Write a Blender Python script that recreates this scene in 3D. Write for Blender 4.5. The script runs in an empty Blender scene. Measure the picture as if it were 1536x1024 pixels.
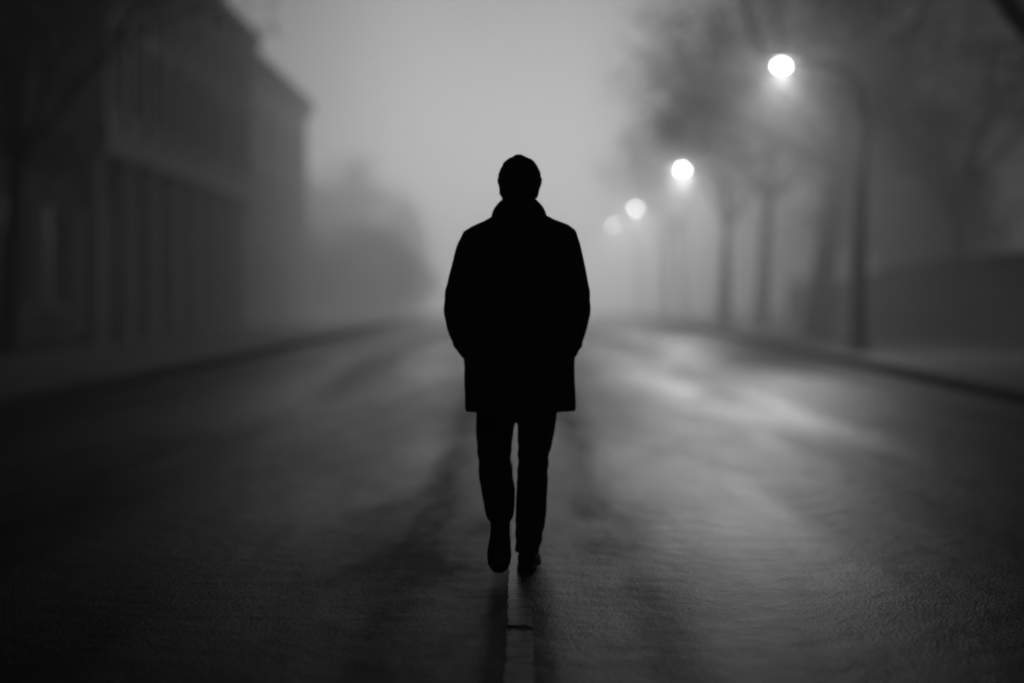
import bpy, bmesh, math, random
from mathutils import Vector, Matrix, noise
R = math.radians
PI = math.pi
scene = bpy.context.scene
C = scene.collection
random.seed(11)

# ------------------------------------------------------------------ helpers
def link_mesh(name, me, mat=None, parent=None):
    o = bpy.data.objects.new(name, me)
    C.objects.link(o)
    if mat is not None:
        me.materials.clear(); me.materials.append(mat)
    if parent is not None:
        o.parent = parent
    return o

def obj(name, bm, mat, parent=None, smooth=False, loc=None):
    me = bpy.data.meshes.new(name)
    bmesh.ops.recalc_face_normals(bm, faces=bm.faces)
    bm.to_mesh(me); bm.free()
    if smooth:
        for p in me.polygons: p.use_smooth = True
    o = link_mesh(name, me, mat, parent)
    if loc: o.location = loc
    return o

def empty(name, loc=(0, 0, 0), rz=0.0):
    o = bpy.data.objects.new(name, None)
    o.location = loc; o.rotation_euler = (0, 0, rz); o.empty_display_size = 0.2
    C.objects.link(o)
    return o

def tag(o, label=None, cat=None, group=None, kind=None):
    if label: o['label'] = label
    if cat: o['category'] = cat
    if group: o['group'] = group
    if kind: o['kind'] = kind
    return o

def copy_tree(o, parent=None):
    c = o.copy(); C.objects.link(c)
    if parent is not None: c.parent = parent
    for ch in list(o.children):
        copy_tree(ch, c)
    return c

def box(bm, x0, x1, y0, y1, z0, z1):
    v = [bm.verts.new(p) for p in ((x0,y0,z0),(x1,y0,z0),(x1,y1,z0),(x0,y1,z0),(x0,y0,z1),(x1,y0,z1),(x1,y1,z1),(x0,y1,z1))]
    for f in ((0,3,2,1),(4,5,6,7),(0,1,5,4),(1,2,6,5),(2,3,7,6),(3,0,4,7)):
        bm.faces.new([v[i] for i in f])

def quad(bm, a, b, c, d):
    bm.faces.new([bm.verts.new(p) for p in (a, b, c, d)])

def loft(bm, rings, caps=True):
    vs = [[bm.verts.new(p) for p in r] for r in rings]
    n = len(rings[0])
    for a, b in zip(vs, vs[1:]):
        for i in range(n):
            bm.faces.new((a[i], a[(i+1) % n], b[(i+1) % n], b[i]))
    if caps:
        bm.faces.new(list(reversed(vs[0]))); bm.faces.new(vs[-1])

def tube(bm, pts, rad, n=10, caps=True):
    """tapered tube; rad entries are r or (ra, rb)"""
    pts = [Vector(p) for p in pts]
    rings = []
    t0 = (pts[1]-pts[0]).normalized()
    ref = Vector((0, 1, 0)) if abs(t0.y) < 0.9 else Vector((1, 0, 0))
    u = t0.cross(ref).normalized()
    for i, p in enumerate(pts):
        t = (pts[min(i+1, len(pts)-1)] - pts[max(i-1, 0)]).normalized()
        u = (u - t*u.dot(t)).normalized()
        w = t.cross(u)
        r = rad[i]
        ra, rb = r if isinstance(r, tuple) else (r, r)
        rings.append([p + u*(ra*math.cos(2*PI*k/n)) + w*(rb*math.sin(2*PI*k/n)) for k in range(n)])
    loft(bm, rings, caps)

def smooth_path(pts, rad, sub=4):
    """Catmull-Rom refine of points and radii"""
    P = [Vector(p) for p in pts]; Q = [r if isinstance(r, tuple) else (r, r) for r in rad]
    op, orr = [], []
    for i in range(len(P)-1):
        p0, p1, p2, p3 = P[max(i-1,0)], P[i], P[i+1], P[min(i+2,len(P)-1)]
        for s in range(sub):
            t = s/sub
            op.append(0.5*((2*p1)+(p2-p0)*t+(2*p0-5*p1+4*p2-p3)*t*t+(3*p1-p0-3*p2+p3)*t**3))
            orr.append(tuple(Q[i][k]*(1-t)+Q[i+1][k]*t for k in (0,1)))
    op.append(P[-1]); orr.append(Q[-1])
    return op, orr

def ellipsoid(bm, c, r, rot=None, seg=20, rings=12):
    m = Matrix.Translation(Vector(c))
    if rot is not None: m = m @ rot
    m = m @ Matrix.Diagonal((r[0], r[1], r[2], 1))
    bmesh.ops.create_uvsphere(bm, u_segments=seg, v_segments=rings, radius=1, matrix=m)

def sell(z, cx, cy, hw, hd, e=2.4, n=36):
    out = []
    for k in range(n):
        a = 2*PI*k/n; c, s = math.cos(a), math.sin(a)
        out.append(Vector((cx + hw*math.copysign(abs(c)**(2/e), c), cy + hd*math.copysign(abs(s)**(2/e), s), z)))
    return out

def remeshed(name, bm, mat, parent, voxel, smooth=4, disp=None):
    """fuse overlapping closed pieces into one continuous surface"""
    me = bpy.data.meshes.new(name + '_raw')
    bmesh.ops.recalc_face_normals(bm, faces=bm.faces)
    bm.to_mesh(me); bm.free()
    t = bpy.data.objects.new('fuse', me); C.objects.link(t)
    m = t.modifiers.new('fuse', 'REMESH'); m.mode = 'VOXEL'; m.voxel_size = voxel
    if smooth:
        s = t.modifiers.new('smooth', 'SMOOTH'); s.factor = 0.5; s.iterations = smooth
    dg = bpy.context.evaluated_depsgraph_get(); dg.update()
    me2 = bpy.data.meshes.new_from_object(t.evaluated_get(dg))
    bpy.data.objects.remove(t); bpy.data.meshes.remove(me)
    if disp:
        nrm = [v.normal.copy() for v in me2.vertices]
        for v, nn in zip(me2.vertices, nrm):
            v.co += nn * disp(v.co)
    for p in me2.polygons: p.use_smooth = True
    me2.name = name
    return link_mesh(name, me2, mat, parent)

# ------------------------------------------------------------------ materials
def grey(v): return (v, v, v, 1)

def mat_basic(name, lo, hi, scale=6.0, rough=(0.6, 0.85), bump=0.0, bscale=60.0, detail=6, spec=0.4, stretch=(1,1,1), metallic=0.0):
    m = bpy.data.materials.new(name); m.use_nodes = True
    nt = m.node_tree; b = nt.nodes['Principled BSDF']
    tc = nt.nodes.new('ShaderNodeTexCoord'); mp = nt.nodes.new('ShaderNodeMapping')
    mp.inputs['Scale'].default_value = stretch
    nt.links.new(tc.outputs['Object'], mp.inputs['Vector'])
    nz = nt.nodes.new('ShaderNodeTexNoise'); nz.inputs['Scale'].default_value = scale; nz.inputs['Detail'].default_value = detail
    nt.links.new(mp.outputs[0], nz.inputs['Vector'])
    r = nt.nodes.new('ShaderNodeValToRGB')
    r.color_ramp.elements[0].position = 0.3; r.color_ramp.elements[0].color = grey(lo)
    r.color_ramp.elements[1].position = 0.7; r.color_ramp.elements[1].color = grey(hi)
    nt.links.new(nz.outputs['Fac'], r.inputs[0]); nt.links.new(r.outputs[0], b.inputs['Base Color'])
    mr = nt.nodes.new('ShaderNodeMapRange'); mr.inputs[3].default_value = rough[0]; mr.inputs[4].default_value = rough[1]
    nt.links.new(nz.outputs['Fac'], mr.inputs[0]); nt.links.new(mr.outputs[0], b.inputs['Roughness'])
    b.inputs['Specular IOR Level'].default_value = spec
    b.inputs['Metallic'].default_value = metallic
    if bump:
        n2 = nt.nodes.new('ShaderNodeTexNoise'); n2.inputs['Scale'].default_value = bscale; n2.inputs['Detail'].default_value = 4
        nt.links.new(mp.outputs[0], n2.inputs['Vector'])
        bp = nt.nodes.new('ShaderNodeBump'); bp.inputs['Strength'].default_value = bump; bp.inputs['Distance'].default_value = 0.02
        nt.links.new(n2.outputs['Fac'], bp.inputs['Height']); nt.links.new(bp.outputs[0], b.inputs['Normal'])
    return m

M = {}
M['coat'] = mat_basic('wool_cloth', 0.025, 0.05, 9, (0.85, 0.95), 0.5, 420, spec=0.15)
M['trousers'] = mat_basic('trouser_cloth', 0.010, 0.020, 9, (0.85, 0.95), 0.3, 500, spec=0.15)
M['shoe'] = mat_basic('shoe_leather', 0.006, 0.010, 14, (0.5, 0.65), 0.2, 120, spec=0.3)
M['sole'] = mat_basic('shoe_sole', 0.010, 0.02, 30, (0.7, 0.9), 0.3, 90, spec=0.2)
M['hair'] = mat_basic('dark_hair', 0.005, 0.010, 40, (0.55, 0.75), 0.6, 180, spec=0.25, stretch=(1,1,0.25))
M['skin'] = mat_basic('skin', 0.16, 0.22, 18, (0.5, 0.65), 0.1, 160, spec=0.35)
M['bark'] = mat_basic('bark', 0.018, 0.05, 5, (0.8, 0.95), 0.9, 14, spec=0.2, stretch=(3,3,0.6))
M['twig'] = mat_basic('twig_and_leaf', 0.025, 0.06, 2, (0.7, 0.9), 0, spec=0.2)
M['hedge'] = mat_basic('hedge_leaf', 0.008, 0.02, 2, (0.6, 0.85), 0, spec=0.2)
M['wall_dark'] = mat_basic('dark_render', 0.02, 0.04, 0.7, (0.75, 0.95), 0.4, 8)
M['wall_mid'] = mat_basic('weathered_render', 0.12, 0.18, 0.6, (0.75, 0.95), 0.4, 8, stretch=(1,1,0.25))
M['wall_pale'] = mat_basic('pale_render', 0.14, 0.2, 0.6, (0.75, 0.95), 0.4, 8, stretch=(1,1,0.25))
M['stone'] = mat_basic('dressed_stone', 0.12, 0.2, 2.5, (0.7, 0.9), 0.4, 14)
M['roof'] = mat_basic('roof_slate', 0.03, 0.06, 5, (0.5, 0.75), 0.5, 10)
M['frame'] = mat_basic('painted_frame', 0.10, 0.15, 4, (0.4, 0.6), 0.1, 30)
M['glass'] = mat_basic('window_glass', 0.006, 0.010, 0.6, (0.15, 0.3), 0, spec=0.25)
M['door'] = mat_basic('door_paint', 0.03, 0.05, 4, (0.4, 0.6), 0.1, 30)
M['metal'] = mat_basic('painted_lamp_steel', 0.003, 0.006, 10, (0.8, 0.95), 0.2, 60, spec=0.03)
M['kerb'] = mat_basic('kerb_stone', 0.006, 0.016, 3, (0.6, 0.9), 0.5, 35, spec=0.08)
M['ground'] = mat_basic('wet_soil_and_grass', 0.012, 0.03, 0.8, (0.7, 0.95), 0.8, 12, spec=0.2)

def mat_paving(name, lo, hi):
    m = mat_basic(name, lo, hi, 1.4, (0.28, 0.55), 0.0, spec=0.4)
    nt = m.node_tree; b = nt.nodes['Principled BSDF']
    tc = nt.nodes.new('ShaderNodeTexCoord')
    br = nt.nodes.new('ShaderNodeTexBrick'); br.inputs['Scale'].default_value = 1.6; br.inputs['Mortar Size'].default_value = 0.012
    nt.links.new(tc.outputs['Object'], br.inputs['Vector'])
    n = nt.nodes.new('ShaderNodeTexNoise'); n.inputs['Scale'].default_value = 45
    nt.links.new(tc.outputs['Object'], n.inputs['Vector'])
    ad = nt.nodes.new('ShaderNodeMath'); ad.operation = 'MULTIPLY_ADD'; ad.inputs[1].default_value = -1.0
    nt.links.new(br.outputs['Fac'], ad.inputs[0]); nt.links.new(n.outputs['Fac'], ad.inputs[2])
    bp = nt.nodes.new('ShaderNodeBump'); bp.inputs['Strength'].default_value = 0.5; bp.inputs['Distance'].default_value = 0.006
    nt.links.new(ad.outputs[0], bp.inputs['Height']); nt.links.new(bp.outputs[0], b.inputs['Normal'])
    return m
M['paving_left'] = mat_paving('pale_wet_paving', 0.12, 0.22)
M['paving_right'] = mat_paving('dark_wet_paving', 0.014, 0.03)

class NG:
    """tiny node-graph helper"""
    def __init__(s, nt): s.nt = nt
    def n(s, t, **kw):
        x = s.nt.nodes.new(t)
        for k, v in kw.items(): setattr(x, k, v)
        return x
    def put(s, sock, v):
        if hasattr(v, 'is_output') or isinstance(v, bpy.types.NodeSocket): s.nt.links.new(v, sock)
        else: sock.default_value = v
    def math(s, op, a, b=0.0, c=0.0, clamp=False):
        x = s.n('ShaderNodeMath', operation=op, use_clamp=clamp)
        s.put(x.inputs[0], a); s.put(x.inputs[1], b)
        if op in ('MULTIPLY_ADD',): s.put(x.inputs[2], c)
        return x.outputs[0]
    def ss(s, v, a, b, lo=0.0, hi=1.0, kind='SMOOTHSTEP'):
        x = s.n('ShaderNodeMapRange', interpolation_type=kind)
        s.put(x.inputs[0], v); s.put(x.inputs[1], a); s.put(x.inputs[2], b); s.put(x.inputs[3], lo); s.put(x.inputs[4], hi)
        return x.outputs[0]
    def noise(s, vec, scale, detail=4, rough=0.5, stretch=None, loc=None):
        if stretch is not None or loc is not None:
            mp = s.n('ShaderNodeMapping')
            if stretch: mp.inputs['Scale'].default_value = stretch
            if loc: mp.inputs['Location'].default_value = loc
            s.nt.links.new(vec, mp.inputs['Vector']); vec = mp.outputs[0]
        x = s.n('ShaderNodeTexNoise'); x.inputs['Scale'].default_value = scale; x.inputs['Detail'].default_value = detail
        x.inputs['Roughness'].default_value = rough
        s.nt.links.new(vec, x.inputs['Vector'])
        return x.outputs['Fac']

def mat_road():
    m = bpy.data.materials.new('wet_asphalt'); m.use_nodes = True
    nt = m.node_tree; b = nt.nodes['Principled BSDF']; g = NG(nt)
    pos = g.n('ShaderNodeTexCoord').outputs['Object']
    sp = g.n('ShaderNodeSeparateXYZ'); nt.links.new(pos, sp.inputs[0]); X, Y = sp.outputs[0], sp.outputs[1]
    big = g.noise(pos, 0.55, 5, 0.55, stretch=(1.5, 0.2, 1))
    mid = g.noise(pos, 2.6, 5, 0.6, stretch=(1.1, 0.4, 1), loc=(3, 7, 0))
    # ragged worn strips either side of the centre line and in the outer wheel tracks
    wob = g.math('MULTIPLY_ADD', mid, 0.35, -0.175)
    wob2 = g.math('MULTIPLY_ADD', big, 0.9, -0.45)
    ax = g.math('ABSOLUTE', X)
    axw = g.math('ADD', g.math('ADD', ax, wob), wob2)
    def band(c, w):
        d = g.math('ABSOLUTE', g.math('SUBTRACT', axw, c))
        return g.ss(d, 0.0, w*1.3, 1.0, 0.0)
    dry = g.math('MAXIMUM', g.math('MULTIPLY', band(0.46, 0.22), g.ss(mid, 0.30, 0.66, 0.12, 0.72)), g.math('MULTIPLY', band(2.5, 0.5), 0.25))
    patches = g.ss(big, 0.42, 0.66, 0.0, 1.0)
    # ragged dry patch left of the line; legs' reflection painted as strips along it
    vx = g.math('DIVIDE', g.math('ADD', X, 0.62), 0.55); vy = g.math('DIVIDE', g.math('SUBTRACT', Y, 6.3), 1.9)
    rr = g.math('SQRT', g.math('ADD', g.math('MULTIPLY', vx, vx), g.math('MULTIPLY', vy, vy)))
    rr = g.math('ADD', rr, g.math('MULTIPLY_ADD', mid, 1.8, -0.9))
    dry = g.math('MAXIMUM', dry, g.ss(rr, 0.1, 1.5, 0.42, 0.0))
    leg_refl = g.math('MULTIPLY', g.ss(g.math('ADD', ax, g.math('MULTIPLY', wob, 0.1)), 0.085, 0.16, 1.0, 0.0), g.ss(Y, 5.0, 9.0, 0.5, 0.1))
    dry = g.math('MAXIMUM', dry, leg_refl)
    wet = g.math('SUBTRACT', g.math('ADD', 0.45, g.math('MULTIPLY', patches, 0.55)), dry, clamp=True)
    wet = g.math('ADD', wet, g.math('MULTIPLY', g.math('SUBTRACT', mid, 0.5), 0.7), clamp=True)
    wet = g.math('MULTIPLY', wet, g.ss(Y, 2.8, 13.0, 0.02, 1.0))  # sheen lowered towards the viewer to paint the foreground darker
    wet = g.math('MULTIPLY', wet, g.math('MULTIPLY', g.ss(X, 1.6, 4.8, 1.0, 0.25), g.ss(X, -5.0, -2.6, 0.5, 1.0)))  # sheen lowered towards both kerbs to darken the corners
    near_r = g.math('MULTIPLY', g.ss(g.math('ADD', X, wob2), 0.4, 2.4), g.ss(g.math('ADD', Y, g.math('MULTIPLY', wob2, 6.0)), 11.0, 19.0, 0.62, 0.0))  # mask that cuts the bright sheen on the near right
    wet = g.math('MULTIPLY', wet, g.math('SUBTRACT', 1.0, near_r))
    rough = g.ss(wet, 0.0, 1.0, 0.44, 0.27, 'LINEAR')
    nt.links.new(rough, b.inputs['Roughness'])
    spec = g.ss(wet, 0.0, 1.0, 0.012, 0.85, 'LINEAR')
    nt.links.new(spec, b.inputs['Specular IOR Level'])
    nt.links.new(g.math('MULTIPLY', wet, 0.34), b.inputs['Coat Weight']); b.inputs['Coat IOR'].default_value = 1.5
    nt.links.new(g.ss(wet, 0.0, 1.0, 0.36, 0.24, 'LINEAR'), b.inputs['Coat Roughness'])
    fine = g.noise(pos, 95, 3, 0.6)
    agg = g.n('ShaderNodeTexVoronoi'); agg.inputs['Scale'].default_value = 75; nt.links.new(pos, agg.inputs['Vector'])
    col = g.ss(g.math('ADD', g.math('MULTIPLY', fine, 0.6), g.math('MULTIPLY', big, 0.4)), 0.3, 0.7, 0.006, 0.018, 'LINEAR')
    cc = g.n('ShaderNodeCombineColor')
    for i in range(3): nt.links.new(col, cc.inputs[i])
    nt.links.new(cc.outputs[0], b.inputs['Base Color'])
    h = g.math('ADD', g.math('MULTIPLY', fine, 0.6), g.math('ADD', g.math('MULTIPLY', agg.outputs['Distance'], 0.5), g.math('MULTIPLY', g.noise(pos, 230, 2, 0.5), 0.5)))
    bp = g.n('ShaderNodeBump'); bp.inputs['Distance'].default_value = 0.006
    nt.links.new(h, bp.inputs['Height'])
    nt.links.new(g.ss(wet, 0.0, 1.0, 0.6, 0.3, 'LINEAR'), bp.inputs['Strength'])
    bp2 = g.n('ShaderNodeBump'); bp2.inputs['Distance'].default_value = 0.03; bp2.inputs['Strength'].default_value = 0.35
    nt.links.new(g.noise(pos, 5.5, 3, 0.5), bp2.inputs['Height']); nt.links.new(bp.outputs[0], bp2.inputs['Normal'])
    nt.links.new(bp2.outputs[0], b.inputs['Normal']); nt.links.new(bp2.outputs[0], b.inputs['Coat Normal'])
    return m
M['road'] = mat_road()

def mat_line():
    m = bpy.data.materials.new('worn_road_paint'); m.use_nodes = True
    nt = m.node_tree; b = nt.nodes['Principled BSDF']; g = NG(nt)
    pos = g.n('ShaderNodeTexCoord').outputs['Object']
    crk = g.noise(pos, 26, 5, 0.65, stretch=(0.35, 1.6, 1))
    wear = g.noise(pos, 9, 5, 0.6)
    v = g.math('MULTIPLY', g.ss(crk, 0.40, 0.52), g.ss(wear, 0.3, 0.6, 0.45, 1.0))
    col = g.ss(v, 0, 1, 0.015, 0.22, 'LINEAR')
    cc = g.n('ShaderNodeCombineColor')
    for i in range(3): nt.links.new(col, cc.inputs[i])
    nt.links.new(cc.outputs[0], b.inputs['Base Color'])
    b.inputs['Roughness'].default_value = 0.3
    b.inputs['Specular IOR Level'].default_value = 0.3
    bp = g.n('ShaderNodeBump'); bp.inputs['Distance'].default_value = 0.006; bp.inputs['Strength'].default_value = 0.8
    nt.links.new(crk, bp.inputs['Height']); nt.links.new(bp.outputs[0], b.inputs['Normal'])
    return m
M['line'] = mat_line()

def mat_emit(name, strength):
    # glowing bowl of clear glass: gives off light and lets the lamp inside shine through
    m = bpy.data.materials.new(name); m.use_nodes = True
    nt = m.node_tree; g = NG(nt)
    nt.nodes.remove(nt.nodes['Principled BSDF'])
    out = [n_ for n_ in nt.nodes if n_.type == 'OUTPUT_MATERIAL'][0]
    nz = g.n('ShaderNodeTexNoise'); nz.inputs['Scale'].default_value = 8
    e = g.n('ShaderNodeEmission'); nt.links.new(g.ss(nz.outputs['Fac'], 0, 1, strength*0.9, strength*1.1, 'LINEAR'), e.inputs['Strength'])
    t = g.n('ShaderNodeBsdfTransparent'); t.inputs['Color'].default_value = grey(0.92)
    a = g.n('ShaderNodeAddShader'); nt.links.new(e.outputs[0], a.inputs[0]); nt.links.new(t.outputs[0], a.inputs[1])
    nt.links.new(a.outputs[0], out.inputs['Surface'])
    return m
M['lens'] = mat_emit('lit_lamp_lens', 18.0)

# ------------------------------------------------------------------ setting
def ss(a, b, x):
    t = min(1, max(0, (x-a)/(b-a))); return t*t*(3-2*t)
def kerb_r(y): return 5.55 + 0.95*ss(14, 60, y)
KL = -5.15
ys = [-14 + i*2.0 for i in range(140)]
def strip(f0, f1, z, ys=ys, wob=0.0):
    bm = bmesh.new(); prev = None
    for y in ys:
        a = bm.verts.new((f0(y), y, z)); b_ = bm.verts.new((f1(y), y, z))
        if prev: bm.faces.new((prev[0], prev[1], b_, a))
        prev = (a, b_)
    return bm
bm = bmesh.new(); quad(bm, (-400,-120,-0.03), (400,-120,-0.03), (400,600,-0.03), (-400,600,-0.03))
tag(obj('ground', bm, M['ground']), kind='structure')
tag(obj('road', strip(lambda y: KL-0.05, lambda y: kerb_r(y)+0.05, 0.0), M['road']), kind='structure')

def slab(f0, f1, z0, z1, ys=ys):
    bm = bmesh.new()
    loft(bm, [[Vector((f0(y), y, z0)), Vector((f1(y), y, z0)), Vector((f1(y), y, z1)), Vector((f0(y), y, z1))] for y in ys])
    return bm
def kerb_mesh(side):
    bm = bmesh.new()
    y = -14.0
    k = 0
    rnd = random.Random(5 + side)
    while y < 240:
        L = 0.9; y1 = y + L - 0.012
        rings = []
        dz = rnd.uniform(-0.006, 0.006); dx = rnd.uniform(-0.006, 0.006)
        for yy in (y, y1):
            x = (kerb_r(yy) if side > 0 else KL) + dx
            s = side
            rings.append([Vector((x, yy, -0.04)), Vector((x, yy, 0.115+dz)), Vector((x+s*0.022, yy, 0.14+dz)), Vector((x+s*0.15, yy, 0.142+dz)), Vector((x+s*0.15, yy, -0.04))])
        loft(bm, rings)
        y += L
    return bm
tag(obj('kerb', kerb_mesh(-1), M['kerb']), kind='structure')
tag(obj('kerb', kerb_mesh(1), M['kerb']), kind='structure')
tag(obj('pavement', slab(lambda y: -9.3, lambda y: KL-0.153, -0.02, 0.135), M['paving_left']), kind='structure')
tag(obj('pavement', slab(lambda y: kerb_r(y)+0.153, lambda y: kerb_r(y)+4.4, -0.02, 0.135), M['paving_right']), kind='structure')

# centre line: worn strip with a broken seam
rl = random.Random(3)
def line_piece(y0, y1, bm, x0=-0.045, x1=0.045, rag=0.018):
    n = max(2, int((y1-y0)/0.06)) if y1 < 20 else max(2, int((y1-y0)/2))
    prev = None
    for i in range(n+1):
        w = 0.005 if y1 < 20 else 0
        row = []
        for k in range(9):
            y = y0 + (y1-y0)*i/n
            if i in (0, n) and y1 < 20: y += rl.uniform(-rag, rag)
            x = x0 + (x1-x0)*k/8 + (rl.uniform(-w, w) if k in (0, 8) else 0)
            row.append(bm.verts.new((x, y, 0.004)))
        if prev:
            for k in range(8): bm.faces.new((prev[k], prev[k+1], row[k+1], row[k]))
        prev = row
bm = bmesh.new()
line_piece(2.0, 4.985, bm, -0.046, 0.043); line_piece(5.065, 18.0, bm); line_piece(18.02, 200.0, bm)
tag(obj('road_marking', bm, M['line']), kind='structure')

# ------------------------------------------------------------------ the walking man
MAN_Y = 6.11
man = None
def build_person():
    # continuous body, hidden hands closed inside the coat pockets
    bm = bmesh.new()
    ellipsoid(bm, (0.003, 0.012, 1.688), (0.077, 0.094, 0.092), seg=28, rings=18)           # skull
    ellipsoid(bm, (0.002, 0.050, 1.618), (0.056, 0.062, 0.058))                                # jaw
    ellipsoid(bm, (0.002, 0.098, 1.582), (0.026, 0.018, 0.018))                                # chin
    tube(bm, [(0.002, 0.100, 1.690), (0.002, 0.116, 1.662), (0.002, 0.128, 1.645), (0.002, 0.108, 1.636)], [0.009, 0.010, 0.014, 0.010], 10)   # nose
    for s in (-1, 1):
        ellipsoid(bm, (0.003+s*0.033, 0.090, 1.690), (0.016, 0.012, 0.010))                    # eye
        tube(bm, [(0.003+s*0.012, 0.100, 1.708), (0.003+s*0.035, 0.098, 1.712), (0.003+s*0.056, 0.082, 1.705)], [0.006, 0.008, 0.005], 8)   # brow
        ellipsoid(bm, (0.003+s*0.084, 0.004, 1.664), (0.010, 0.018, 0.031), Matrix.Rotation(s*R(14), 4, 'Y'))   # ear
    ellipsoid(bm, (0.002, 0.103, 1.618), (0.024, 0.012, 0.006)); ellipsoid(bm, (0.002, 0.102, 1.607), (0.021, 0.012, 0.006))   # lips
    tube(bm, [(0, -0.012, 1.44), (0, -0.006, 1.53), (0.002, 0.012, 1.63)], [(0.066, 0.066), (0.058, 0.060), (0.056, 0.060)], 16)  # neck
    loft(bm, [sell(z, 0, cy, w, d, 2.2) for z, cy, w, d in ((0.84,0,0.12,0.09),(0.92,0,0.165,0.105),(1.02,0,0.150,0.098),(1.14,0,0.145,0.095),(1.28,0,0.165,0.105),(1.39,0,0.175,0.10),(1.45,-0.005,0.13,0.08),(1.50,-0.008,0.07,0.06))])
    for s in (-1, 1):
        p, r = smooth_path([(s*0.165,0,1.425),(s*0.205,-0.005,1.32),(s*0.252,-0.035,1.145),(s*0.225,0.02,1.04),(s*0.195,0.085,0.94)], [0.055,0.050,0.042,0.040,0.028])
        tube(bm, p, r, 12)
        # palm, four curled fingers and a thumb, inside the pocket
        tube(bm, [(s*0.195,0.085,0.94),(s*0.185,0.105,0.90),(s*0.175,0.118,0.86)], [(0.030,0.018),(0.038,0.018),(0.036,0.016)], 12)
        for k, ln in enumerate((0.070, 0.080, 0.075, 0.058)):
            o = (k-1.5)*0.019
            b0 = Vector((s*(0.175+o*0.5), 0.118+o*0.75, 0.862)); 
            tube(bm, [b0, b0+Vector((-s*0.004, 0.004, -ln*0.45)), b0+Vector((-s*0.018, 0.004, -ln*0.8)), b0+Vector((-s*0.034, 0.0, -ln*0.85))], [0.0085,0.008,0.0075,0.006], 8)
        b0 = Vector((s*0.190, 0.135, 0.905))
        tube(bm, [b0-Vector((0,0.02,0)), b0+Vector((-s*0.004,0.014,-0.022)), b0+Vector((-s*0.016,0.020,-0.050))], [0.011,0.010,0.008], 8)
    LEGS = {-1: [(-0.092,0,0.90),(-0.100,0.045,0.70),(-0.100,0.070,0.50),(-0.092,-0.075,0.36),(-0.078,-0.180,0.235)],
             1: [(0.085,0,0.90),(0.074,0.020,0.70),(0.058,0.025,0.48),(0.044,0.010,0.28),(0.036,-0.005,0.09)]}
    for s, pts in LEGS.items():
        p, r = smooth_path(pts, [0.082,0.070,0.052,0.047,0.034])
        tube(bm, p, r, 14)
    # feet
    tube(bm, [(0.036,-0.035,0.055),(0.038,0.03,0.060),(0.046,0.11,0.040),(0.050,0.175,0.030)], [(0.032,0.030),(0.036,0.036),(0.042,0.026),(0.030,0.018)], 12)
    tube(bm, [(-0.077,-0.205,0.275),(-0.077,-0.195,0.225),(-0.077,-0.205,0.135),(-0.078,-0.215,0.08)], [(0.030,0.028),(0.034,0.034),(0.040,0.026),(0.030,0.018)], 12)
    body = remeshed('person', bm, M['skin'], None, 0.0065, 2)
    body.location = (-0.004, MAN_Y, 0)
    tag(body, 'man seen from behind in a dark knee length coat, walking away along the centre line', 'person')

    # hair: cap over crown, sides and nape
    bm = bmesh.new()
    ellipsoid(bm, (0.003, 0.004, 1.686), (0.0905, 0.107, 0.097), seg=48, rings=32)
    ellipsoid(bm, (0.001, -0.026, 1.640), (0.086, 0.080, 0.078), seg=40, rings=24)
    tube(bm, [(-0.004, -0.02, 1.755), (-0.007, -0.035, 1.772), (-0.010, -0.05, 1.776)], [0.030, 0.020, 0.008], 8)
    hb = bm
    hair = remeshed('hair', hb, M['hair'], body, 0.006, 3,
                    lambda c: 0.0045*noise.noise(c*55) + 0.003*noise.noise(Vector((c.x*150, c.y*150, c.z*40))))
    bm = bmesh.new(); bm.from_mesh(hair.data)
    kill = [v for v in bm.verts if (v.co.y > 0.062 and v.co.z < 1.728 - 0.10*max(0, 0.11-v.co.y)) or (v.co.y > 0.0 and v.co.z < 1.645 and abs(v.co.x) > 0.05) or (v.co.y > -0.005 and v.co.z < 1.64)]
    bmesh.ops.delete(bm, geom=kill, context='VERTS')
    bm.to_mesh(hair.data); bm.free()

    # coat
    bm = bmesh.new()
    loft(bm, [sell(z, cx, cy, w, d, e) for z, cx, cy, w, d, e in (
        (0.690, 0.006, 0.005, 0.238, 0.150, 2.6), (0.76, 0.006, 0.005, 0.236, 0.148, 2.6), (0.86, 0.004, 0.0, 0.235, 0.146, 2.6),
        (0.96, 0.002, 0.0, 0.230, 0.143, 2.5), (1.08, 0, 0, 0.224, 0.140, 2.5), (1.20, 0, 0, 0.224, 0.142, 2.5), (1.32, 0, -0.004, 0.228, 0.142, 2.5),
        (1.40, 0, -0.008, 0.238, 0.128, 2.4), (1.436, 0, -0.010, 0.250, 0.112, 2.3), (1.462, 0, -0.010, 0.241, 0.100, 2.1), (1.484, 0, -0.009, 0.208, 0.092, 2.0), (1.503, 0, -0.008, 0.158, 0.086, 2.0), (1.530, 0, -0.004, 0.105, 0.080, 2.0), (1.560, 0, 0, 0.07, 0.07, 2.0))])
    for s in (-1, 1):
        k = 0.010 if s < 0 else -0.008
        p, r = smooth_path([(s*0.150, -0.006, 1.436), (s*0.186, -0.007, 1.400), (s*(0.210+k*0.4), -0.008, 1.335), (s*(0.238+k*0.7), -0.018, 1.24), (s*(0.255+k), -0.034, 1.16), (s*(0.251+k), -0.012, 1.07), (s*(0.224+k), 0.045, 0.985), (s*0.203, 0.080, 0.94)],
                           [(0.040,0.045), (0.073,0.079), (0.069,0.076), (0.064,0.072), (0.060,0.066), (0.055,0.060), (0.053,0.056), (0.046,0.048)])
        tube(bm, p, r, 20)
        ellipsoid(bm, (s*(0.226+k), 0.042, 0.985), (0.058, 0.060, 0.020), Matrix.Rotation(s*R(18), 4, 'Y'))       # cuff
        ellipsoid(bm, (s*0.192, 0.085, 0.90), (0.046, 0.062, 0.085))                  # hand bulging in the pocket
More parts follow.
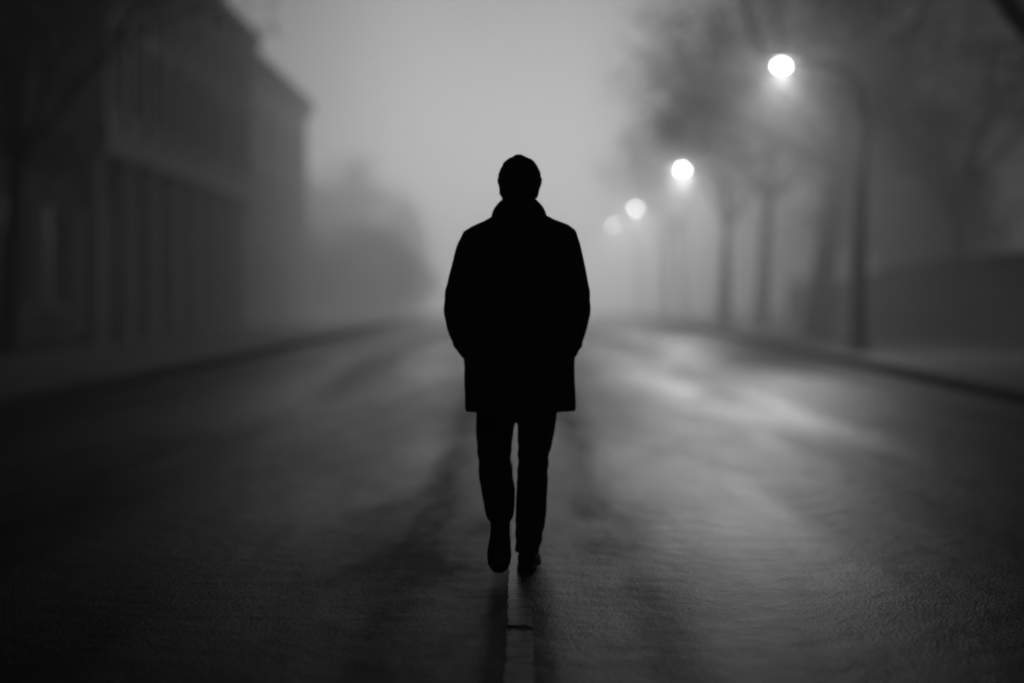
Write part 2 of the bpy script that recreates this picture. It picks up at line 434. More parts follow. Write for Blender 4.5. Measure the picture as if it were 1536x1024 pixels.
    def fold(c):
        n = noise.noise(Vector((c.x*7, c.y*7, c.z*3.0)))*0.0085 + noise.noise(Vector((c.x*16+5, c.y*16, c.z*9)))*0.0035
        if c.z < 1.35 and c.y < -0.05:                                                      # back vent and centre seam
            n -= 0.007*math.exp(-((c.x-0.006)/0.007)**2)*ss(1.0, 0.95, c.z) + 0.002*math.exp(-((c.x-0.003)/0.005)**2)
        if abs(c.x) > 0.2 and 1.0 < c.z < 1.28:                                            # creases at the elbow
            n += 0.0015*math.sin(c.z*70 + c.y*40)*ss(1.0, 1.1, c.z)*ss(1.28, 1.18, c.z)
        return n
    coat = remeshed('coat', bm, M['coat'], body, 0.0075, 3, fold)
    # turned-up collar
    bm = bmesh.new()
    rings = []
    prof = ((1.508, 0.121, 0.096), (1.528, 0.118, 0.094), (1.548, 0.112, 0.088), (1.566, 0.102, 0.082), (1.582, 0.088, 0.077), (1.597, 0.073, 0.072), (1.600, 0.069, 0.068), (1.588, 0.066, 0.066), (1.545, 0.068, 0.066), (1.505, 0.075, 0.07))
    for z, w, d in prof:
        rg = []
        for k in range(40):
            a = 2*PI*k/40
            drop = 0.035*max(0, math.sin(a))**2                                             # lower and open towards the throat
            rg.append(Vector((w*math.cos(a), -0.004 + d*math.sin(a)*1.05, z - drop + 0.002*math.sin(3*a))))
        rings.append(rg)
    loft(bm, rings + [rings[0]], caps=False)
    obj('collar', bm, M['coat'], coat, True)
    for s in (-1, 1):
        bm = bmesh.new()
        q = [Vector((s*0.222, 0.060, 0.945)), Vector((s*0.195, 0.125, 0.955)), Vector((s*0.200, 0.132, 0.915)), Vector((s*0.225, 0.064, 0.905))]
        out = Vector((s*0.007, 0.008, 0))
        loft(bm, [q, [v + out for v in q]])
        obj('pocket_flap', bm, M['coat'], coat)
    # trousers
    bm = bmesh.new()
    loft(bm, [sell(z, 0, 0, w, d, 2.2) for z, w, d in ((0.80,0.165,0.11),(0.90,0.175,0.115),(1.0,0.165,0.105))])
    p, r = smooth_path([(-0.094,0.0,0.90),(-0.099,0.030,0.70),(-0.108,0.070,0.49),(-0.088,-0.065,0.35),(-0.079,-0.165,0.262)], [(0.090,0.094),(0.088,0.092),(0.075,0.080),(0.071,0.073),(0.057,0.060)], 5)
    tube(bm, p, r, 20)
    p, r = smooth_path([(0.088,0.0,0.90),(0.080,0.018,0.70),(0.063,0.028,0.48),(0.052,0.012,0.27),(0.0365,-0.006,0.075)], [(0.090,0.094),(0.088,0.092),(0.066,0.076),(0.067,0.071),(0.051,0.064)], 5)
    tube(bm, p, r, 20)
    def tfold(c):
        k = 0.0045*noise.noise(Vector((c.x*10, c.y*10, c.z*7))) + 0.0018*noise.noise(Vector((c.x*26, c.y*26, c.z*22)))
        for zc, w in ((0.47, 0.08), (0.13, 0.08)):                                          # bunching behind the knee and at the hem
            k += 0.0024*math.sin(c.z*90 + c.x*30 + 3*noise.noise(c*6))*math.exp(-((c.z-zc)/w)**2)
        return k
    remeshed('trousers', bm, M['trousers'], body, 0.007, 2, tfold)
    # shoes: last-shaped loft along the sole, heel and sole as a sub-part
    def shoe(mtx, label=None):
        bm = bmesh.new()
        rings = []
        for t, w, h in ((-0.098,0.020,0.050),(-0.090,0.032,0.066),(-0.065,0.039,0.078),(-0.03,0.040,0.082),(0.01,0.041,0.070),(0.05,0.046,0.056),(0.09,0.049,0.045),(0.13,0.044,0.036),(0.155,0.030,0.028),(0.165,0.014,0.020)):
            rings.append([mtx @ Vector((w*math.cos(a), t, 0.016 + (h*0.5 if True else 0) + h*0.5*math.sin(a)*(1.0 if math.sin(a) > 0 else 0.98))) for a in [2*PI*k/16 for k in range(16)]])
        loft(bm, rings)
        s = obj('shoe', bm, M['shoe'], body, True)
        bm = bmesh.new()
        out = []
        for t, w in ((-0.102,0.018),(-0.094,0.033),(-0.065,0.041),(-0.03,0.040),(0.01,0.040),(0.05,0.047),(0.09,0.051),(0.13,0.046),(0.157,0.031),(0.169,0.014)):
            out.append((t, w))
        rings = []
        for t, w in out:
            zb = 0.0 if t < -0.03 else (0.008 if t < 0.03 else 0.004)
            zt = 0.024 + 0.004*max(0, (t-0.1)/0.07)
            zb += 0.006*max(0, (t-0.11)/0.06)
            rings.append([mtx @ Vector(v) for v in ((-w, t, zb), (w, t, zb), (w*1.0, t, zt), (-w*1.0, t, zt))])
        loft(bm, rings)
        obj('sole', bm, M['sole'], s)
    shoe(Matrix.Translation((0.038, 0.028, 0.004)) @ Matrix.Rotation(R(-5), 4, 'Z'))
    # trailing foot: heel lifted, toe down, sole turned to the viewer
    shoe(Matrix.Translation((-0.079, -0.245, 0.196)) @ Matrix.Rotation(R(2), 4, 'Y') @ Matrix.Rotation(R(-82), 4, 'X'))
    return body
build_person()

# ------------------------------------------------------------------ street lamps
def build_lamp():
    root = empty('street_lamp')
    bm = bmesh.new()
    tube(bm, [(0,0,-0.02),(0,0,0.9),(0,0,3.0),(0,0,4.5)], [0.150,0.146,0.132,0.114], 20)
    pole = obj('pole', bm, M['metal'], root, True)
    bm = bmesh.new(); tube(bm, [(0,0,0.0),(0,0,0.06),(0,0,0.07),(0,0,0.30),(0,0,0.36)], [0.23,0.23,0.19,0.18,0.152], 20)
    obj('base', bm, M['metal'], root, True)
    bm = bmesh.new(); box(bm, -0.055, 0.055, -0.156, -0.130, 0.55, 0.95)
    hatch = obj('hatch', bm, M['metal'], pole)
    bm = bmesh.new()
    pts = [(0,0,4.46),(0,0,4.75),(-0.05,0,4.98),(-0.17,0,5.20),(-0.38,0,5.38),(-0.68,0,5.50),(-1.02,0,5.54),(-1.25,0,5.545)]
    p, r = smooth_path(pts, [0.116,0.108,0.100,0.093,0.085,0.078,0.07,0.06]); tube(bm, p, r, 14)
    obj('arm', bm, M['metal'], root, True)
    bm = bmesh.new()
    rings = []
    for x, w, h, zc in ((-1.18,0.05,0.04,5.545),(-1.26,0.09,0.06,5.55),(-1.40,0.125,0.075,5.555),(-1.56,0.13,0.075,5.56),(-1.68,0.10,0.06,5.555),(-1.74,0.05,0.03,5.55)):
        rings.append([Vector((x, w*math.cos(a), zc + (h*math.sin(a) if math.sin(a) > 0 else 0.025*math.sin(a)))) for a in [2*PI*k/16 for k in range(16)]])
    loft(bm, rings)
    head = obj('lamp_head', bm, M['metal'], root, True)
    # deep prismatic bowl under the housing
    bm = bmesh.new()
    ellipsoid(bm, (-1.53, 0, 5.460), (0.118, 0.095, 0.042), seg=24, rings=14)
    obj('lens', bm, M['lens'], head, True)
    # the lamp itself
    ld = bpy.data.lights.new('lamp_light', 'SPOT'); ld.energy = 2100; ld.spot_size = R(138); ld.spot_blend = 1.0; ld.shadow_soft_size = 0.08
    lo = bpy.data.objects.new('lamp_light', ld); C.objects.link(lo); lo.parent = root; lo.location = (-1.53, 0, 5.44)
    gd = bpy.data.lights.new('bulb_light', 'POINT'); gd.energy = 820; gd.shadow_soft_size = 0.04
    go = bpy.data.objects.new('bulb_light', gd); C.objects.link(go); go.parent = root; go.location = (-1.53, 0, 5.455)
    return root
lamp0 = build_lamp()
LAMPS = [(6.55, 27.5, 'street lamp nearest the viewer, tall dark post with a bright glowing head'),
         (7.17, 49.5, 'second street lamp along the kerb, hazy post with a bright oval light'),
         (7.30, 71.0, 'third street lamp in the row, pale round light fading into the fog'),
         (7.33, 88.0, 'farthest street lamp, faintest round light beside the street')]
for i, (x, y, lb) in enumerate(LAMPS):
    o = lamp0 if i == 0 else copy_tree(lamp0)
    if i:                                                   # farther lamps set dimmer, standing in for light lost in the fog
        for q in o.children_recursive:
            if q.type == 'LIGHT': q.data = q.data.copy(); q.data.energy *= (1, 0.85, 0.35, 0.12)[i]
            if q.name.startswith('lens') and i > 1:
                q.data = q.data.copy(); q.data.materials[0] = mat_emit('lit_lamp_lens', (0, 0, 15, 17)[i])
    o.location = (x, y, 0.135); tag(o, lb, 'street lamp', 'street lamps along the right kerb')

# ------------------------------------------------------------------ trees
def build_tree(seed, *a, fuzz=0.2, **k): return _tree(seed, fuzz, *a, **k)
def _tree(seed, fuzz, fork=3.3, lean=(0.0, 0.0), limbs=6, reach=4.2, r0=0.24, leafy=9, leaf=0.085, spread=1.0, low=False):
    rnd = random.Random(seed)
    tb, cb = bmesh.new(), bmesh.new()
    tips = []
    def path(p, d, L, n, curl, up):
        pts = [p.copy()]
        for _ in range(n):
            d = (d + Vector((rnd.gauss(0, curl), rnd.gauss(0, curl), rnd.gauss(0, curl) + up))).normalized()
            p = p + d*(L/n); pts.append(p.copy())
        return pts, d
    def grow(p, d, L, r, lvl):
        n = 5 if lvl < 2 else 3
        pts, dd = path(p, d, L, n, 0.13 + 0.05*lvl, 0.05 if lvl < 2 else 0.0)
        rr = [r*(1 - 0.65*i/n) for i in range(n+1)]
        tube(tb if lvl == 0 else cb, pts, rr, (8, 5, 3, 3)[min(lvl, 3)], caps=False)
        if lvl >= 3:
            tips.append((pts[-1], dd)); tips.append((pts[1], dd)); return
        cnt = (6, 5, 5)[lvl]
        for k in range(cnt):
            t = 0.30 + 0.70*(k + rnd.random()*0.6)/cnt
            i = min(n-1, int(t*n)); q = pts[i].lerp(pts[i+1], t*n - i)
            ax = Vector((rnd.gauss(0,1), rnd.gauss(0,1), rnd.gauss(0,1))).normalized()
            nd = (dd + ax*(0.85 + 0.15*lvl)).normalized()
            grow(q, nd, L*rnd.uniform(0.42, 0.62), max(0.006, r*(1-0.65*t)*0.55), lvl+1)
        grow(pts[-1], dd, L*0.5, max(0.006, r*0.33), lvl+1)
    top = Vector((lean[0]*fork, lean[1]*fork, fork))
    mid1 = Vector((lean[0]*fork*0.30, lean[1]*fork*0.3, fork*0.4)); mid2 = Vector((lean[0]*fork*0.62, lean[1]*fork*0.62, fork*0.75))
    p, r = smooth_path([(0,0,-0.05), (0.0,0,0.25), mid1, mid2, top], [(r0*1.45,)*2, (r0*1.08,)*2, (r0*0.95,)*2, (r0*0.86,)*2, (r0*0.80,)*2])
    tube(tb, p, r, 14, caps=False)
    for k in range(limbs):
        a = 2*PI*(k + rnd.uniform(-0.25, 0.25))/limbs
        el = rnd.uniform(0.45, 1.15) if k % 2 else rnd.uniform(0.75, 1.3)
        d = Vector((math.cos(a)*math.cos(el)*spread + lean[0]*0.5, math.sin(a)*math.cos(el)*spread, math.sin(el)))
        st = top.lerp(mid2, rnd.random()*0.6)
        grow(st, d.normalized(), reach*rnd.uniform(0.8, 1.1), r0*0.52, 0)
    grow(top, Vector((lean[0]*0.5, 0, 1)).normalized(), reach*1.15, r0*0.6, 0)
    # a few last leaves and seed clusters held on the twigs
    for q, d in tips:
        dens = noise.noise(q*0.45 + Vector((seed, 0, 0)))
        m = int(leafy*(0.55 + 1.1*max(-0.5, dens)) + rnd.random())
        for _ in range(max(0, m)):
            c = q + Vector((rnd.gauss(0, fuzz), rnd.gauss(0, fuzz), rnd.gauss(0, fuzz*0.9)))
            s = leaf*rnd.uniform(0.6, 1.5)
            u = Vector((rnd.gauss(0,1), rnd.gauss(0,1), rnd.gauss(0,1))).normalized(); w = u.orthogonal().normalized()
            w = (Matrix.Rotation(rnd.random()*6.28, 3, u) @ w)
            cb.faces.new([cb.verts.new(c + u*s), cb.verts.new(c + w*s*0.55), cb.verts.new(c - u*s*0.9), cb.verts.new(c - w*s*0.55)])
    root = empty('tree')
    obj('trunk', tb, M['bark'], root, True); obj('crown', cb, M['twig'], root)
    return root
T = [build_tree(4, 4.5, (0.14, 0.0), 7, 5.0, 0.34, 2.0, 0.07, 0.75, fuzz=0.35),
     build_tree(9, 4.6, (-0.07, 0.04), 6, 4.8, 0.22, 2.1, 0.075, 0.75, fuzz=0.35),
     build_tree(17, 4.2, (0.09, 0.0), 7, 4.7, 0.20, 2.8, 0.08, 0.75, fuzz=0.35),
     build_tree(23, 1.7, (0.0, 0.0), 10, 3.7, 0.20, 9, 0.10, 0.95, fuzz=0.36),
     build_tree(31, 0.30, (0.0, 0.0), 13, 1.7, 0.08, 14, 0.09, 1.7, fuzz=0.28)]
used = set()
GR = 'trees along the right pavement'; GL = 'trees along the left pavement'; GB = 'trees behind the hedge'
TREES = [
    (0, 8.15, 39.0, 0.0, 1.02, 'leaning tree trunk just left of the nearest lamp post, forking into bare branches', GR),
    (1, 8.0, 20.5, 1.2, 1.0, 'dark tree at the top right corner, its branches reaching in from outside the frame', GR),
    (1, 8.30, 49.0, 2.6, 1.0, 'hazy tree standing between the leaning trunk and the second lamp post', GR),
    (2, 8.6, 61.0, 0.5, 1.05, 'pale tree directly behind the second lamp post', GR),
    (2, 8.8, 76.0, 3.1, 1.05, 'foggy tree beyond the third lamp, a soft grey crown over the street', GR),
    (1, 9.0, 95.0, 4.4, 1.1, 'faintest tree at the far end of the right row, nearly lost in fog', GR),
    (2, -9.2, 25.5, 1.0, 0.92, 'dark tree close by at the left edge, with a thin upright trunk', GL),
    (3, -11.5, 88.0, 0.3, 1.10, 'rounded foggy tree on the left beyond the row of houses', GL),
    (3, -11.0, 103.0, 2.0, 1.08, 'paler tree behind the rounded foggy tree, fading into the fog', GL),
    (1, 15.5, 50.0, 0.9, 0.95, 'dim grey tree behind the hedge at the right, right of the nearest lamp post', GB),
    (2, 19.0, 41.0, 2.2, 1.0, 'dark tree behind the hedge at the right edge', GB),
    (1, 13.8, 31.0, 5.1, 1.05, 'dark branches above the hedge at the right edge, behind the nearest overhanging tree', GB),
    (2, 13.5, 58.0, 4.1, 1.0, 'grey tree beyond the end of the hedge, between lamp posts', GB),
    (3, 18.0, 68.0, 1.4, 1.1, 'faint round tree far behind the hedge', GB)]
TREES += [(4, -8.9, 75.5, 0.3, 1.25, 'low hazy shrub at the foot of the rounded foggy tree', None),
          (4, -9.2, 88.0, 2.3, 1.4, 'faint low shrub farther along the left side, beyond the rounded foggy tree', None),
          (4, -9.9, 80.0, 5.0, 1.3, 'grey shrub in the gap between the last left house and the rounded foggy tree', None),
          (4, -8.0, 84.0, 1.0, 1.2, 'pale low shrub nearest the left kerb, under the right side of the rounded foggy tree', None),
          (4, -10.9, 73.0, 4.0, 1.2, 'grey shrub close to the far corner of the last house on the left', None)]
for k, x, y, rz, s, lb, gp in TREES:
    if k not in used: o = T[k]; used.add(k)
    else: o = copy_tree(T[k])
    o.location = (x, y, 0.0 if abs(x) > 12 else 0.12); o.rotation_euler.z = rz; o.scale = (s, s, s)
    if k == 4:
        o.name = 'shrub'; tag(o, lb, 'shrub', 'shrubs beyond the left houses')
    else: tag(o, lb, 'tree', gp)

# ------------------------------------------------------------------ hedge on the right
def build_hedge(x0, x1, y0, y1, h, n):
    rnd = random.Random(8)
    root = empty('hedge', ((x0+x1)/2, (y0+y1)/2, 0))
    bm = bmesh.new()
    cx, cy = (x0+x1)/2, (y0+y1)/2
    nx, ny = 6, int((y1-y0)/0.5)
    rings = []
    for j in range(ny+1):
        y = y0 + (y1-y0)*j/ny - cy
        hh = h*(1 - 0.3*ss(0, 20, y))*(1 + 0.06*noise.noise(Vector((y*0.5, 2, 1))))
        rings.append([Vector((x0-cx + 0.12 + 0.1*noise.noise(Vector((y, z, 0))), y, z)) for z in (0, h*0.3, h*0.6)] +
                     [Vector((x0-cx+0.2, y, hh-0.12)), Vector((x1-cx-0.2, y, hh-0.12))] + [Vector((x1-cx-0.12, y, z)) for z in (h*0.6, h*0.3, 0)])
    loft(bm, rings)
    obj('branches', bm, M['bark'], root)
    bm = bmesh.new()
    for _ in range(n):
        y = rnd.uniform(y0, y1) - cy
        u = rnd.random()
        hh = h*(1 - 0.3*ss(0, 20, y))*(1 + 0.06*noise.noise(Vector((y*0.5, 2, 1))))
        if u < 0.5: c = Vector((x0-cx + rnd.gauss(0.1, 0.09), y, rnd.uniform(0.02, hh)))
        elif u < 0.9: c = Vector((rnd.uniform(x0, x1)-cx, y, hh + rnd.gauss(-0.08, 0.08)))
        else: c = Vector((rnd.uniform(x0, x1)-cx, (y0 if rnd.random() < 0.5 else y1)-cy + rnd.gauss(0, 0.08), rnd.uniform(0.02, hh)))
        s = rnd.uniform(0.04, 0.09)
        d = Vector((rnd.gauss(0,1), rnd.gauss(0,1), rnd.gauss(0,1))).normalized(); w = d.orthogonal().normalized()
        bm.faces.new([bm.verts.new(c + d*s), bm.verts.new(c + w*s*0.6), bm.verts.new(c - d*s), bm.verts.new(c - w*s*0.6)])
    obj('foliage', bm, M['hedge'], root)
    return root
tag(build_hedge(10.9, 12.7, 15.0, 58.0, 2.1, 26000), 'dark clipped hedge running behind the right pavement', 'hedge')

# ------------------------------------------------------------------ houses on the left
def facade(bm, X, y0, y1, z0, z1, holes, depth=0.2):
    """wall face at x = X looking to +x with real openings (ya, yb, za, zb)"""
    ysx = sorted({y0, y1, *[h[0] for h in holes], *[h[1] for h in holes]})
    zsx = sorted({z0, z1, *[h[2] for h in holes], *[h[3] for h in holes]})
    for a, b_ in zip(ysx, ysx[1:]):
        for c, d in zip(zsx, zsx[1:]):
            if any(h[0] <= a and b_ <= h[1] and h[2] <= c and d <= h[3] for h in holes): continue
            quad(bm, (X,a,c), (X,b_,c), (X,b_,d), (X,a,d))
    for a, b_, c, d in holes:
        Z = X - depth
        quad(bm, (X,a,c), (Z,a,c), (Z,a,d), (X,a,d)); quad(bm, (X,b_,c), (X,b_,d), (Z,b_,d), (Z,b_,c))
        quad(bm, (X,a,d), (Z,a,d), (Z,b_,d), (X,b_,d)); quad(bm, (X,a,c), (X,b_,c), (Z,b_,c), (Z,a,c))

def add_window(root, X, h, depth=0.2, mull=1, trans=2, sill=True):
    a, b_, c, d = h
    bm = bmesh.new(); x0, x1 = X-depth, X-depth+0.07; t = 0.06
    box(bm, x0, x1, a, a+t, c, d); box(bm, x0, x1, b_-t, b_, c, d)
    box(bm, x0, x1-0.003, a+t, b_-t, c, c+t); box(bm, x0, x1-0.003, a+t, b_-t, d-t, d)
    for i in range(mull):
        y = a + (b_-a)*(i+1)/(mull+1); box(bm, x0+0.01, x1-0.012, y-0.025, y+0.025, c+t, d-t)
    for i in range(trans):
        z = c + (d-c)*(i+1)/(trans+1); box(bm, x0+0.013, x1-0.016, a+t, b_-t, z-0.02, z+0.02)
    w = obj('window', bm, M['frame'], root)
    bm = bmesh.new(); quad(bm, (x0+0.03,a+t,c+t), (x0+0.03,b_-t,c+t), (x0+0.03,b_-t,d-t), (x0+0.03,a+t,d-t))
    obj('pane', bm, M['glass'], w)
    if sill:
        bm = bmesh.new(); box(bm, X-0.02, X+0.12, a-0.08, b_+0.08, c-0.10, c-0.003); obj('sill', bm, M['stone'], w)

def shell(bm, X, D, y0, y1, z0, z1):
    quad(bm, (X,y0,z0), (X-D,y0,z0), (X-D,y0,z1), (X,y0,z1)); quad(bm, (X,y1,z0), (X,y1,z1), (X-D,y1,z1), (X-D,y1,z0))
    quad(bm, (X-D,y0,z0), (X-D,y1,z0), (X-D,y1,z1), (X-D,y0,z1)); quad(bm, (X,y0,z1), (X,y1,z1), (X-D,y1,z1), (X-D,y0,z1))

def hip_roof(bm, x0, x1, y0, y1, z, h, over, inset):
    x0 -= over; x1 += over; y0 -= over; y1 += over
    e = [Vector((x0,y0,z)), Vector((x1,y0,z)), Vector((x1,y1,z)), Vector((x0,y1,z))]
    lo = [v - Vector((0,0,0.22)) for v in e]
    xm = (x0+x1)/2
    r0, r1 = Vector((xm, y0+inset, z+h)), Vector((xm, y1-inset, z+h))
    V = [bm.verts.new(p) for p in e + lo + [r0, r1]]
    for f in ((0,1,8),(1,2,9,8),(2,3,9),(3,0,8,9),(4,7,6,5),(0,4,5,1),(1,5,6,2),(2,6,7,3),(3,7,4,0)):
        bm.faces.new([V[i] for i in f])

def chimney(roof, x, y, z0, z1):
    bm = bmesh.new(); box(bm, x-0.35, x+0.35, y-0.5, y+0.5, z0, z1); box(bm, x-0.42, x+0.42, y-0.57, y+0.57, z1, z1+0.15)
    for k in (-0.25, 0.25): tube(bm, [(x,y+k,z1+0.12),(x,y+k,z1+0.55)], [0.13,0.11], 10)
    obj('chimney', bm, M['wall_dark'], roof)

# house A: dark villa set back behind the near tree
def house_a():
    X, y0, y1, H = -13.2, 11.5, 32.5, 9.2
    r = empty('house', (X, 0, 0)); r.location = (0, 0, 0)
    holes = []
    for k in range(6):
        c = y0 + 2.0 + k*3.4
        for za, zb in ((1.2, 3.4), (4.6, 6.8), (7.2, 8.6)): holes.append((c-0.55, c+0.55, za, zb))
    door = (y0+17.0+1.15, y0+17.0+2.35, 0.3, 2.7)
    holes = [h for h in holes if not (h[0] < door[1] and h[1] > door[0] and h[2] < 3)]
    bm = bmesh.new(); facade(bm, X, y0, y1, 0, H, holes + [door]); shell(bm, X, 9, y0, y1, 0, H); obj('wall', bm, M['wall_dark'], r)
    for h in holes: add_window(r, X, h)
    bm = bmesh.new(); box(bm, X-0.2, X-0.14, door[0], door[1], door[2], door[3])
    for zz in (0.5, 1.6): box(bm, X-0.15, X-0.12, door[0]+0.15, door[1]-0.15, zz, zz+0.9)
    d = obj('door', bm, M['door'], r)
    bm = bmesh.new(); ellipsoid(bm, (X-0.09, door[0]+0.12, 1.4), (0.035,0.035,0.035), seg=10, rings=8); obj('handle', bm, M['metal'], d)
    bm = bmesh.new(); box(bm, X+0.003, X+0.14, y0-0.05, y1+0.05, H-0.35, H-0.02); box(bm, X+0.003, X+0.09, y0-0.03, y1+0.03, 3.9, 4.1); obj('cornice', bm, M['stone'], r)
    bm = bmesh.new(); hip_roof(bm, X-9, X, y0, y1, H+0.24, 3.6, 0.45, 4.5); rf = obj('roof', bm, M['roof'], r)
    chimney(rf, X-5, y0+5, H+2.4, H+5.2)
    tag(r, 'dark house at the left edge behind the near tree', 'house')
house_a()

# house B: upper storeys carried on an arcade of columns
def house_b():
    X, y0, y1, H, G = -9.75, 33.2, 51.3, 10.3, 4.9
    r = empty('arcaded_house')
    holes = []
    n = 9
    for k in range(n):
        c = y0 + (y1-y0)*(k+0.5)/n
        for za, zb in ((5.7, 7.7), (8.25, 9.75)): holes.append((c-0.52, c+0.52, za, zb))
    bm = bmesh.new(); facade(bm, X, y0, y1, G, H, holes); shell(bm, X, 10, y0, y1, G, H)
    quad(bm, (X,y0,G), (X-10,y0,G), (X-10,y1,G), (X,y1,G))
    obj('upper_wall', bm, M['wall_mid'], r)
    for h in holes: add_window(r, X, h)
    XI = X - 2.6
    gh = []
    for k in range(6):
        c = y0 + (y1-y0)*(k+0.5)/6; gh.append((c-0.9, c+0.9, 0.9 if k != 2 else 0.14, 3.6))
    bm = bmesh.new(); facade(bm, XI, y0+0.05, y1-0.05, 0, G-0.003, gh); 
    quad(bm, (XI,y0+.05,0), (XI-7,y0+.05,0), (XI-7,y0+.05,G), (XI,y0+.05,G)); quad(bm, (XI,y1-.05,0), (XI,y1-.05,G), (XI-7,y1-.05,G), (XI-7,y1-.05,0))
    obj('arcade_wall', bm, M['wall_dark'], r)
    for k, h in enumerate(gh):
        if k != 2: add_window(r, XI, h, mull=2, trans=1)
    h = gh[2]
    bm = bmesh.new(); box(bm, XI-0.2, XI-0.13, h[0], h[1], h[2], h[3])
    for a in (h[0]+0.12, (h[0]+h[1])/2+0.06):
        for zz in (0.4, 1.5, 2.5): box(bm, XI-0.14, XI-0.11, a, a+0.7, zz, zz+0.8)
    d = obj('door', bm, M['door'], r)
    bm = bmesh.new(); ellipsoid(bm, (XI-0.08, (h[0]+h[1])/2-0.1, 1.2), (0.035,0.035,0.06), seg=10, rings=8); obj('handle', bm, M['metal'], d)
    for k in range(8):
        c = y0 + 0.4 + (y1-y0-0.8)*k/7
        bm = bmesh.new()
        tube(bm, [(X-0.30,c,0.10),(X-0.30,c,0.32),(X-0.30,c,0.34),(X-0.30,c,2.4),(X-0.30,c,4.3)], [0.28,0.28,0.225,0.215,0.185], 18)
        box(bm, X-0.58, X-0.02, c-0.28, c+0.28, 0.02, 0.12)
        tube(bm, [(X-0.30,c,4.28),(X-0.30,c,4.34),(X-0.30,c,4.46)], [0.20,0.26,0.28], 18); box(bm, X-0.59, X-0.01, c-0.29, c+0.29, 4.45, 4.55)
        obj('column', bm, M['stone'], r, False)
    bm = bmesh.new(); box(bm, X-0.62, X+0.16, y0-0.06, y1+0.06, 4.55, 4.895); box(bm, X+0.003, X+0.22, y0-0.1, y1+0.1, 4.9, 5.12)
    obj('entablature', bm, M['stone'], r)
    for k in range(n+1):
        c = min(max(y0 + (y1-y0)*k/n, y0+0.2), y1-0.2)
        bm = bmesh.new(); box(bm, X+0.003, X+0.13, c-0.2, c+0.2, 5.12, 9.98); obj('pilaster', bm, M['stone'], r)
    bm = bmesh.new(); box(bm, X+0.003, X+0.34, y0-0.12, y1+0.12, 10.0, 10.2); box(bm, X+0.003, X+0.42, y0-0.15, y1+0.15, 10.2, 10.38); obj('cornice', bm, M['stone'], r)
    bm = bmesh.new(); hip_roof(bm, X-10, X, y0, y1, H+0.25, 3.4, 0.44, 4.6); rf = obj('roof', bm, M['roof'], r)
    chimney(rf, X-5, y0+6, H+2.6, H+5.0); chimney(rf, X-5, y1-6, H+2.6, H+5.0)
    tag(r, 'tall house on the left with an arcade of columns under its upper storeys', 'house')
house_b()

# house C: paler flat-corniced house at the end of the row
def house_c():
    X, y0, y1, H = -10.0, 51.7, 67.0, 10.0
    r = empty('house')
    holes = []
    for k in range(5):
        c = y0 + (y1-y0)*(k+0.5)/5
        for za, zb in ((1.1, 3.2), (4.3, 6.2), (6.9, 8.4)): holes.append((c-0.5, c+0.5, za, zb))
    dr = holes[6]; door = (dr[0], dr[1], 0.2, 2.9); holes.remove(dr)
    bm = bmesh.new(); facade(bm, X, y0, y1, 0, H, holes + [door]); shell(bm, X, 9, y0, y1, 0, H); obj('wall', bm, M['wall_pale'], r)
    for h in holes: add_window(r, X, h)
    bm = bmesh.new(); box(bm, X-0.2, X-0.13, door[0], door[1], door[2], door[3])
    for zz in (0.4, 1.6): box(bm, X-0.14, X-0.11, door[0]+0.15, door[1]-0.15, zz, zz+1.0)
    d = obj('door', bm, M['door'], r)
    bm = bmesh.new(); ellipsoid(bm, (X-0.08, door[0]+0.1, 1.3), (0.035,0.035,0.06), seg=10, rings=8); obj('handle', bm, M['metal'], d)
    bm = bmesh.new(); box(bm, X+0.003, X+0.30, y0-0.1, y1+0.1, H-0.4, H-0.15); box(bm, X+0.003, X+0.10, y0-0.02, y1+0.02, 3.7, 3.95); obj('cornice', bm, M['stone'], r)
    bm = bmesh.new(); hip_roof(bm, X-9, X, y0, y1, H+0.25, 2.6, 0.33, 4.0); rf = obj('roof', bm, M['roof'], r)
    chimney(rf, X-4.5, y1-4, H+2.0, H+4.0)
    tag(r, 'pale hazy house beyond the arcade, last of the left row', 'house')
house_c()

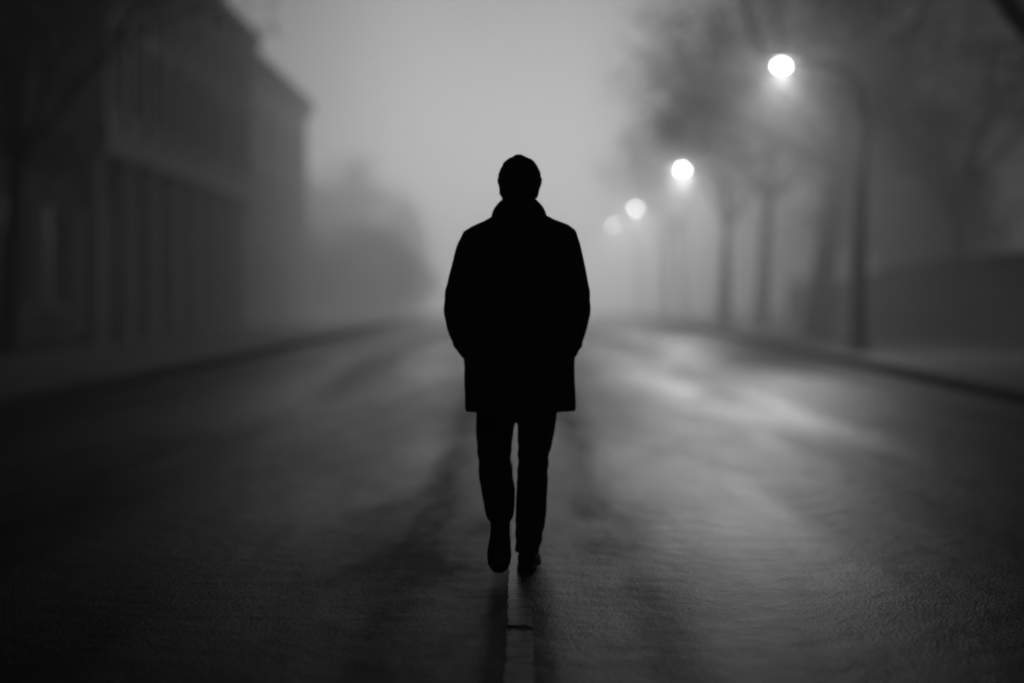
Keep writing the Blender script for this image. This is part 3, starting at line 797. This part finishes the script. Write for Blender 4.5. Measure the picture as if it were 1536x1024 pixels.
# ------------------------------------------------------------------ fog bank
def build_fog():
    bm = bmesh.new(); box(bm, -70, 70, -16, 230, -0.02, 62)
    m = bpy.data.materials.new('fog'); m.use_nodes = True
    nt = m.node_tree; g = NG(nt)
    for n_ in list(nt.nodes):
        if n_.type != 'OUTPUT_MATERIAL': nt.nodes.remove(n_)
    out = [n_ for n_ in nt.nodes if n_.type == 'OUTPUT_MATERIAL'][0]
    pos = g.n('ShaderNodeNewGeometry').outputs['Position']
    sp = g.n('ShaderNodeSeparateXYZ'); nt.links.new(pos, sp.inputs[0]); X, Y, Z = sp.outputs
    dens = g.ss(Y, FOG['d0'], FOG['d1'], FOG['lo'], FOG['hi'])
    side = g.math('MULTIPLY', g.ss(X, 7.5, 11.5, 1.0, 0.35), g.ss(X, -13, -7, 0.5, 1.0))
    dens = g.math('MULTIPLY', dens, side)
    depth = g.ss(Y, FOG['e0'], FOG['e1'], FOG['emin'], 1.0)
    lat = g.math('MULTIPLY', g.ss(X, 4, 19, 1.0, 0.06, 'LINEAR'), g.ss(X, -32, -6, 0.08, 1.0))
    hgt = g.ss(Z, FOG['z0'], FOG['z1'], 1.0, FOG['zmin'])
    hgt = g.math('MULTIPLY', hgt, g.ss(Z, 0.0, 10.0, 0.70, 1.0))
    e = g.math('MULTIPLY', g.math('MULTIPLY', dens, depth), g.math('MULTIPLY', lat, hgt))  # brightness shaped in by depth, side and height
    e = g.math('MULTIPLY', e, FOG['L'])  # added glow stands in for skylight scattered in the fog
    sc = g.n('ShaderNodeVolumeScatter'); sc.inputs['Color'].default_value = grey(0.9); sc.inputs['Anisotropy'].default_value = 0.15
    nt.links.new(dens, sc.inputs['Density'])
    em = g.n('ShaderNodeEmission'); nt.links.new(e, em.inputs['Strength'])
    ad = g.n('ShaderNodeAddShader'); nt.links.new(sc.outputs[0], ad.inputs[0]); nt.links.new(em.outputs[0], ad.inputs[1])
    nt.links.new(ad.outputs[0], out.inputs['Volume'])
    o = obj('fog', bm, m); tag(o, kind='structure')
FOG = dict(d0=25, d1=98, lo=0.0085, hi=0.042, e0=22, e1=82, emin=0.008, z0=14, z1=36, zmin=0.02, L=0.49)
build_fog()

# ------------------------------------------------------------------ world, sun, camera
w = bpy.data.worlds.new('World'); scene.world = w; w.use_nodes = True
nt = w.node_tree; bg = nt.nodes['Background']
sky = nt.nodes.new('ShaderNodeTexSky'); sky.sky_type = 'NISHITA'; sky.sun_disc = False
sky.sun_elevation = R(6); sky.sun_rotation = R(4)
bw = nt.nodes.new('ShaderNodeRGBToBW'); nt.links.new(sky.outputs[0], bw.inputs[0]); nt.links.new(bw.outputs[0], bg.inputs['Color'])
bg.inputs['Strength'].default_value = 0.003
sd = bpy.data.lights.new('sun', 'SUN'); sd.energy = 0.02; sd.angle = R(25)
so = bpy.data.objects.new('sun', sd); C.objects.link(so); so.rotation_euler = (R(-84), 0, R(-4))

cd = bpy.data.cameras.new('camera'); cam = bpy.data.objects.new('camera', cd); C.objects.link(cam)
cam.location = (0, 0, 1.18); cam.rotation_euler = (R(90-1.80), 0, R(0.32))
cd.lens = 50; cd.sensor_width = 36; cd.clip_start = 0.1; cd.clip_end = 1500
cd.dof.use_dof = True; cd.dof.focus_distance = 5.55; cd.dof.aperture_fstop = 0.60
scene.camera = cam

scene.view_settings.view_transform = 'Standard'; scene.view_settings.look = 'None'; scene.view_settings.exposure = 0; scene.view_settings.gamma = 1
cy = scene.cycles
cy.use_denoising = True
cy.max_bounces = 6; cy.diffuse_bounces = 2; cy.glossy_bounces = 3; cy.transmission_bounces = 2; cy.volume_bounces = 0
cy.volume_step_rate = 1.5; cy.volume_max_steps = 128
cy.sample_clamp_indirect = 4.0
